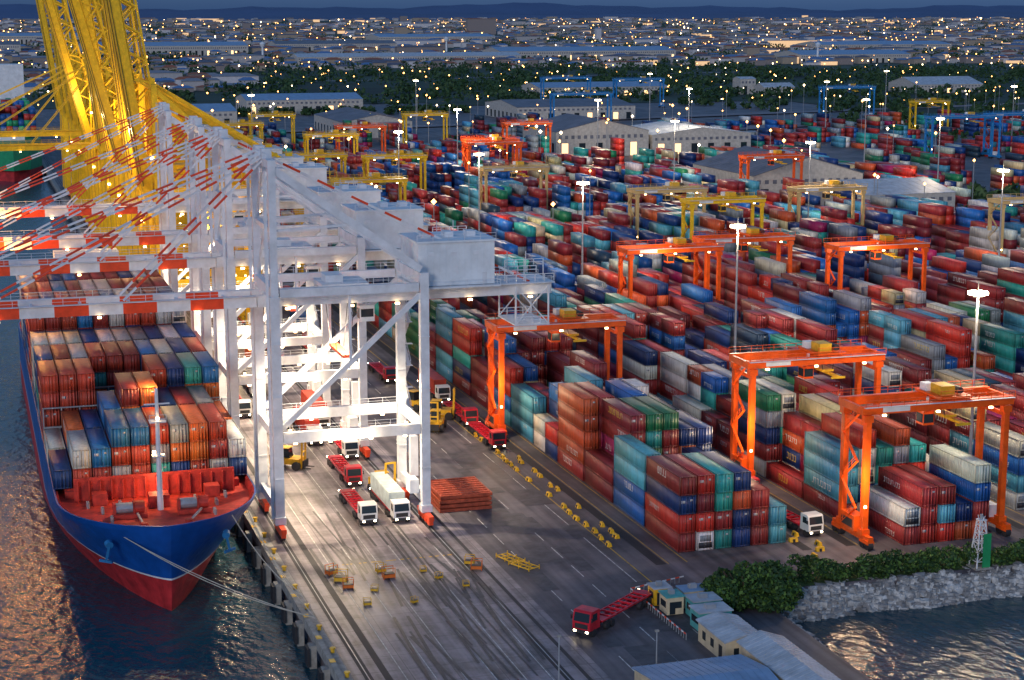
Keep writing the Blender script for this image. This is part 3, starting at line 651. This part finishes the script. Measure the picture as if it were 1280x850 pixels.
me=g.mesh('spreader_frame',[YSAFE]); place('spreader_frame',me,(81.5,261.5,0),1.9,None,.8); place('spreader_frame',me,(82.5,257.5,0),2.0,None,.8)
for (x,y,h) in ((71.5,208,7),(84.5,206,7)):
    g=MB(); g.tube((0,0,0),(0,0,h),.12,0,8,.08); g.box((0,0,h),(.5,.4,.25),1); g.b(-.25,.25,-.25,.25,0,.3,0); g.build('pole',[STEEL,CONC],(x,y,0))

# ---------------------------------------------------------------- sheds
def shed(name,x0,x1,y0,y1,h,roof,wall,ridge='y',rise=1.2,doors=True):
    g=MB(); g.b(x0+.3,x1-.3,y0+.3,y1-.3,0,h,1)
    st=1.0 if doors else 4.0; rw=.08 if doors else .25
    if ridge=='y':
        xm=(x0+x1)/2; g.prism([(x0,h),(xm,h+rise),(x1,h),(x1,h+.18),(xm,h+rise+.18),(x0,h+.18)],y0,y1,0,'y')
        g.prism([(x0+.3,h+.001),(x1-.3,h+.001),(xm,h+rise-.01)],y0+.35,y1-.35,1,'y')
        for k in range(int((y1-y0)/st)):
            y=y0+k*st+.3; g.beam((x0,y,h+.21),(xm,y,h+rise+.21),rw,.07,0); g.beam((xm,y,h+rise+.21),(x1,y,h+.21),rw,.07,0)
    else:
        ym=(y0+y1)/2; g.prism([(y0,h),(ym,h+rise),(y1,h),(y1,h+.18),(ym,h+rise+.18),(y0,h+.18)],x0,x1,0,'x')
        g.prism([(y0+.3,h+.001),(y1-.3,h+.001),(ym,h+rise-.01)],x0+.35,x1-.35,1,'x')
        for k in range(int((x1-x0)/st)):
            x=x0+k*st+.3; g.beam((x,y0,h+.21),(x,ym,h+rise+.21),rw,.07,0); g.beam((x,ym,h+rise+.21),(x,y1,h+.21),rw,.07,0)
    if doors:
        k=x0+1.5
        while k<x1-2: g.b(k,k+1.1,y0+.26,y0+.3,.9,2.1,2); k+=2.6
        k=y0+1.5
        while k<y1-2: g.b(x0+.26,x0+.3,k,k+1.1,.9 if (int(k)%3) else .05,2.1,2); k+=2.8
    else:
        k=x0+4
        while k<x1-6: g.b(k,k+4,y0+.24,y0+.3,.3,h*.55,2 if R.random()<.7 else 4); k+=11
        k=y0+4
        while k<y1-6: g.b(x0+.24,x0+.3,k,k+4,.3,h*.55,2); k+=11
        k=x0+2
        while k<x1-3: g.b(k,k+2,y0+.24,y0+.3,h*.72,h*.86,3); k+=4
    return g.build(name,[roof,wall,GLASS,GREY,emat('lit_window',(1,.6,.28),2.0)])
shed('workshop_shed',96.5,103.4,188,207,3.7,RIBW,CREAM); shed('workshop_shed',95.5,101.8,208.5,218.5,3.0,RIBW,CREAM,rise=.8)
shed('workshop_shed',80,95.6,187,203.5,3.2,RIBB,CREAM,'x')
def cabin(x,y,w,l,h,c,r):
    g=MB(); g.b(x,x+w,y,y+l,.15,h,0); g.b(x-.2,x+w+.2,y-.2,y+l+.2,h,h+.18,1); g.b(x+.4,x+1.3,y-.03,y,.2,2.1,2); g.b(x+w*.5,x+w-.3,y-.03,y,1.1,2.1,2); g.b(x-.03,x,y+.5,y+l-.5,1.1,2.1,2); g.b(x+w*.3,x+w*.6,y+l*.3,y+l*.6,h+.18,h+.8,3)
    g.build('site_cabin',[c,r,GLASS,STEEL])
cabin(97.2,221,5,3.4,2.9,TEAL,RIBW); cabin(98.5,226,4.2,3.2,2.8,TEAL,RIBW); cabin(95.5,229,2.6,3.0,2.8,CREAM,TEAL); cabin(95.3,233.5,2.6,2.6,2.7,YSAFE,RIBW)
cabin(99,231,4,2.6,2.7,CREAM,RIBB)
g=MB()
P_=[Vector((94.3,219,0)),Vector((94,240,0)),Vector((104,243,0))]
for a,b_,n in((P_[0],P_[1],24),(P_[1],P_[2],12)):
    for k in range(n):
        p=a.lerp(b_,k/n); q=a.lerp(b_,(k+1)/n)
        g.beam(p+Vector((0,0,.9)),q+Vector((0,0,.9)),.1,.18,k%2); g.beam(p,p+Vector((0,0,1)),.1,.1,2)
g.build('safety_fence',[REDP,WHITE,STEEL])
for a in ((340,400,1000,1066,15,GREY,'y',7),(402,468,1000,1066,12,RIBW,'y',4),(342,398,728,798,13,GREY,'y',8),(352,398,648,698,12,RIBW,'x',4),(250,300,1190,1290,11,GREY,'y',5),(420,520,1330,1420,11,GREY,'x',4),
  (960,1040,1650,1710,9,RIBW,'x',7),(780,815,1640,1665,9,RIBW,'x',4),(772,790,1680,1700,16,RIBW,'x',2),(880,1200,2880,2990,16,RIBB,'x',6),(500,860,2700,2760,14,RIBW,'x',5),(220,520,3300,3420,20,RIBB,'x',6),
  (-120,120,3500,3600,20,GREY,'x',6),(1300,1500,2600,2700,14,RIBB,'x',6),(230,330,1480,1540,12,RIBB,'x',4),(120,200,1330,1400,12,RIBB,'x',4),(1700,2000,3300,3420,14,RIBB,'x',6),(1000,1300,4300,4450,18,RIBB,'x',6),(100,400,4600,4750,20,RIBB,'x',6),(560,700,1700,1760,9,RIBB,'x',4),(640,900,3700,3800,14,GREY,'x',6)):
    shed('warehouse',a[0],a[1],a[2],a[3],a[4],a[5],WALLD,a[6],a[7],False)

# ---------------------------------------------------------------- vegetation, rocks
def leaf_cloud(name,cents,n,size,mats):
    cs=np.array(cents); K=len(cs); idx=np.repeat(np.arange(K),n); c=cs[idx]; N=len(idx)
    d=NR.normal(size=(N,3)); d/=np.linalg.norm(d,axis=1)[:,None]; r=NR.uniform(.55,1.05,size=(N,1))
    P=c[:,:3]+d*r*c[:,3:6]
    a=NR.normal(size=(N,3)); a/=np.linalg.norm(a,axis=1)[:,None]; b=np.cross(a,NR.normal(size=(N,3))); b/=np.linalg.norm(b,axis=1)[:,None]
    s=(size*NR.uniform(.6,1.4,size=N))[:,None]
    V=np.stack([P-a*s,P-b*s*.6,P+a*s,P+b*s*.6],1).reshape(-1,3)
    me=bpy.data.meshes.new(name); me.vertices.add(N*4); me.vertices.foreach_set('co',V.astype(np.float32).reshape(-1)); me.loops.add(N*4); me.loops.foreach_set('vertex_index',np.arange(N*4,dtype=np.int32))
    me.polygons.add(N); me.polygons.foreach_set('loop_start',np.arange(0,N*4,4,dtype=np.int32)); me.polygons.foreach_set('loop_total',np.full(N,4,dtype=np.int32)); 
    for m_ in mats: me.materials.append(m_)
    me.update(calc_edges=True); me.polygons.foreach_set('material_index',(NR.rand(N)<.38).astype(np.int32)); return place(name,me)
cl=[]
for k in range(90):
    t=R.uniform(0,6.28); r=R.uniform(0,1)**.5; x=110+7.2*r*math.cos(t); y=230+4.6*r*math.sin(t); z=.6+6.8*R.random()*(1-r*.6); cl.append((x,y,z,1.5,1.5,1.2))
tr=leaf_cloud('broadleaf_tree',cl,170,.34,[LEAF1,LEAF2])
g=MB()
for k in range(9):
    a=R.uniform(0,6.28); g.tube((109,230.5,0),(109+4*math.cos(a),230.5+2.6*math.sin(a),4+R.random()*2),.3,0,6,.08)
o=g.build('trunk',[mat('bark',(.08,.06,.04),.9)]); o.parent=tr
cl=[]
for k in range(270):
    x=R.uniform(121,215); f=.5+.5*math.sin(x*.35)*math.sin(x*.13+1); y=237.4+R.uniform(-2.0,2.0); cl.append((x,y,.3+R.random()*(1.2+1.9*f),1.5,1.3,.9))
leaf_cloud('hedge',cl,110,.3,[LEAF1,LEAF2])
g=MB(); quad(g,113,300,SY+.2,240.5,.02); g.build('grass',[mat('grass_bank',(.05,.09,.025),.9,var=.5,scale=.5)])
g=MB()
def rock(c,r):
    vs=[]
    base=[(-1,-1,-1),(1,-1,-1),(1,1,-1),(-1,1,-1),(-1,-1,1),(1,-1,1),(1,1,1),(-1,1,1)]
    a=R.uniform(0,6.28);ca,sa=math.cos(a),math.sin(a)
    for v in base:
        x,y,z=[k*R.uniform(.4,.95)*r for k in v]; vs.append((c[0]+x*ca-y*sa,c[1]+x*sa+y*ca,c[2]+z*.8))
    g.add(vs,MB.BF,R.randint(0,1))
for k in range(3600):
    if R.random()<.88:
        x=R.uniform(111,215); t=R.random(); y=231.6+4.0*t+math.sin(x*.3)*.5; z=-4.4+4.2*t
    else:
        y=R.uniform(214,236); t=R.random(); x=112+3.5*(1-t)+R.uniform(-.3,.3); z=-4.3+3.8*t
    rock((x,y,z),R.uniform(.3,.9))
g.build('rock_revetment',[ROCK,mat('rubble_rock_dark',(.24,.24,.25),.85,var=.4)])
g=MB()
for a,b_ in((-1,-1),(1,-1),(1,1),(-1,1)): g.beam((a*1.1,b_*1.1,0),(a*.45,b_*.45,7.5),.16,.16,0)
for k in range(5):
    z=1.2+k*1.4; w=1.1-.65*z/7.5; w2=1.1-.65*(z+1.4)/7.5
    for s in(-1,1):
        g.beam((-w,s*w,z),(w,s*w,z),.1,.1,0); g.beam((s*w,-w,z),(s*w,w,z),.1,.1,0); g.beam((-w,s*w,z),(w2,s*w2,z+1.4),.08,.08,0); g.beam((s*w,-w,z),(s*w2,w2,z+1.4),.08,.08,0)
g.b(-.2,1.15,-1.2,-1.12,.3,5.6,1); g.b(-.6,.6,-.6,.6,7.5,7.65,0); g.tube((0,0,7.65),(0,0,8.4),.25,2,8); g.b(-1.4,1.4,-1.4,1.4,0,.25,3)
g.build('navigation_beacon',[WHITE,GRN,STEEL,CONC],(152,235.6,0),0,1.05)
cl=[]
for k in range(5200):
    y=1560*math.exp(R.random()*1.9); x=R.uniform(-.06*y+40,.78*y)
    if y<2300 and x<500 and R.random()<.6: continue
    if math.sin(x*.004+y*.0021)+math.sin(y*.0035-x*.002)<-.2 and y>2300: continue
    h=R.uniform(5,10)*(1+y/9000); cl.append((x,y,h*.55,h*.75*(1+y/5000),h*.75,h*.5))
for k in range(420):
    y=R.uniform(1000,1560); x=R.uniform(640,1200); h=R.uniform(4,8); cl.append((x,y,h*.5,h*.8,h*.8,h*.5))
for (x0,x1,y0,y1,n) in((404,470,640,720,40),(470,560,700,730,30),(300,420,1075,1100,40),(200,420,1450,1475,60),(330,340,800,860,12)):
    for k in range(n): h=R.uniform(4,7); cl.append((R.uniform(x0,x1),R.uniform(y0,y1),h*.55,h*.7,h*.7,h*.5))
leaf_cloud('distant_trees',cl,34,2.2,[LEAF1,mat('leaf_far',(.04,.085,.035),.8)])

walls=[mat('city_wall_%s'%i,c,.8,var=.1) for i,c in enumerate([(.38,.38,.4),(.32,.27,.22),(.52,.52,.56),(.24,.21,.21)])]
roofs=[mat('city_roof_%s'%i,c,.7,var=.2) for i,c in enumerate([(.18,.21,.27),(.28,.1,.06),(.1,.11,.16),(.08,.18,.38)])]
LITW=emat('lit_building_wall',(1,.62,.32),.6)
g=MB()
for k in range(5600):
    y=1900*math.exp(R.random()*1.95); x=R.uniform(-.09*y+30,.8*y)
    if y<2500 and (x>300 or x<60): continue
    s=1+y/7000; w=R.uniform(7,22)*s; l=R.uniform(8,16)*s; h=R.choice([4,5,6,7,9])*(1+y/12000)
    if R.random()<.06: w*=3.5; h*=1.3
    if R.random()<.006: h*=3
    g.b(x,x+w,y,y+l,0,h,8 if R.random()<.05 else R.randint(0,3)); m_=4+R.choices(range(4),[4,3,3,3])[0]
    hh=h+R.uniform(1.5,3.5); g.add([(x-1,y-1,h),(x+w+1,y-1,h),(x+w+1,y+l+1,h),(x-1,y+l+1,h),(x+w*.25,y+l/2,hh),(x+w*.75,y+l/2,hh)],[(0,1,5,4),(1,2,5),(2,3,4,5),(3,0,4)],m_)
g.build('city_buildings',walls+roofs+[LITW])
g=MB()
def dot(x,y,z,r,mi): g.add([(x-r,y,z),(x,y-r,z),(x+r,y,z),(x,y+r,z),(x,y,z+r),(x,y,z-r)],[(0,1,4),(1,2,4),(2,3,4),(3,0,4),(1,0,5),(2,1,5),(3,2,5),(0,3,5)],mi)
for k in range(1900):
    y=1300*math.exp(R.random()**.75*2.3); x=R.uniform(-.09*y+40,.8*y)
    if y<2400 and x<60: continue
    r=.55*(y/1300)**.8*R.uniform(.4,1.5); z=R.uniform(6,14); dot(x,y,z,r,0 if R.random()<.8 else 1)
for x0,y0,x1,y1,n in((330,1130,1500,1500,22),(200,1260,1500,1560,22),(900,1300,3500,2300,40),(300,2100,3000,2700,40),(100,2500,2500,4200,50)):
    for k in range(n):
        t=k/n; x=x0+(x1-x0)*t; y=y0+(y1-y0)*t+14; dot(x,y,13,.6*(y/1300)**.8,0); g.beam((x,y,0),(x,y,12.4),.25,.25,2)
for k in range(90):
    y=R.uniform(600,1400); x=R.uniform(80,.75*y); 
    r=R.uniform(.5,1.1); z=R.uniform(16,25); dot(x,y,z,r,0 if R.random()<.7 else 1); g.beam((x,y,0),(x,y,z-r),.25,.25,2)
g.build('street_lights',[LAMPF,LAMPF2,STEEL])
for x,y in((1330,2600),(900,3300),(480,2900)):
    g=MB(); g.tube((0,0,0),(0,0,26),2,0,10,1.6); g.tube((0,0,26),(0,0,31),3,0,12,5); g.tube((0,0,31),(0,0,34),5,0,12,1); g.build('water_tower',[HOUSE],(x,y,0))
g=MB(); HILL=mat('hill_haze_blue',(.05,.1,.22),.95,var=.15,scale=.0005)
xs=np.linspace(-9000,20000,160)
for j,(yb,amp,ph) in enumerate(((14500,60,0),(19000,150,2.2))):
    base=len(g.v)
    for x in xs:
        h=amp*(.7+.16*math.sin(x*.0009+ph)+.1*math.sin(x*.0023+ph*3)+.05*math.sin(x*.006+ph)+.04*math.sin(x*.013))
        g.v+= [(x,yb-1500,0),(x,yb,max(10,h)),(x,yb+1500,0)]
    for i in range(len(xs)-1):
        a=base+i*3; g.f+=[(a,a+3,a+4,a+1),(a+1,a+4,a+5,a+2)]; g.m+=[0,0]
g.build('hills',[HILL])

# ---------------------------------------------------------------- world, sun, camera
w=bpy.data.worlds.new('World'); sc.world=w; w.use_nodes=True; nt=w.node_tree
sk=nt.nodes.new('ShaderNodeTexSky'); sk.sky_type='NISHITA'; sk.sun_disc=False; sk.sun_elevation=math.radians(16); sk.sun_rotation=math.radians(215); sk.ozone_density=3; sk.dust_density=.4
tc=nt.nodes.new('ShaderNodeTexCoord'); sx=nt.nodes.new('ShaderNodeSeparateXYZ'); nt.links.new(tc.outputs['Generated'],sx.inputs[0])
rp=nt.nodes.new('ShaderNodeValToRGB'); e=rp.color_ramp.elements; e[0].position=0; e[0].color=(.05,.11,.36,1); e[1].position=.45; e[1].color=(.8,.94,1,1)
nt.links.new(sx.outputs['Z'],rp.inputs['Fac'])
vm=nt.nodes.new('ShaderNodeVectorMath'); vm.operation='MULTIPLY'; nt.links.new(sk.outputs[0],vm.inputs[0]); nt.links.new(rp.outputs[0],vm.inputs[1])
bg=nt.nodes['Background']; nt.links.new(vm.outputs[0],bg.inputs['Color']); bg.inputs['Strength'].default_value=.15
s=bpy.data.lights.new('sun','SUN'); s.energy=.85; s.angle=math.radians(14); s.color=(1,.88,.8); so=bpy.data.objects.new('sun',s); COL.objects.link(so)
az=math.radians(215); el=math.radians(16); dv=Vector((math.sin(az)*math.cos(el),math.cos(az)*math.cos(el),math.sin(el))); so.rotation_euler=dv.to_track_quat('Z','Y').to_euler()
cam=bpy.data.cameras.new('camera'); cam.lens=61.875; cam.sensor_width=36; cam.clip_end=60000; cam.clip_start=1
co=bpy.data.objects.new('camera',cam); COL.objects.link(co); co.location=(0,0,88); co.rotation_euler=(math.radians(90-10.68),0,math.radians(-17.36)); sc.camera=co
sc.view_settings.view_transform='Standard'; sc.view_settings.look='None'; sc.view_settings.exposure=0
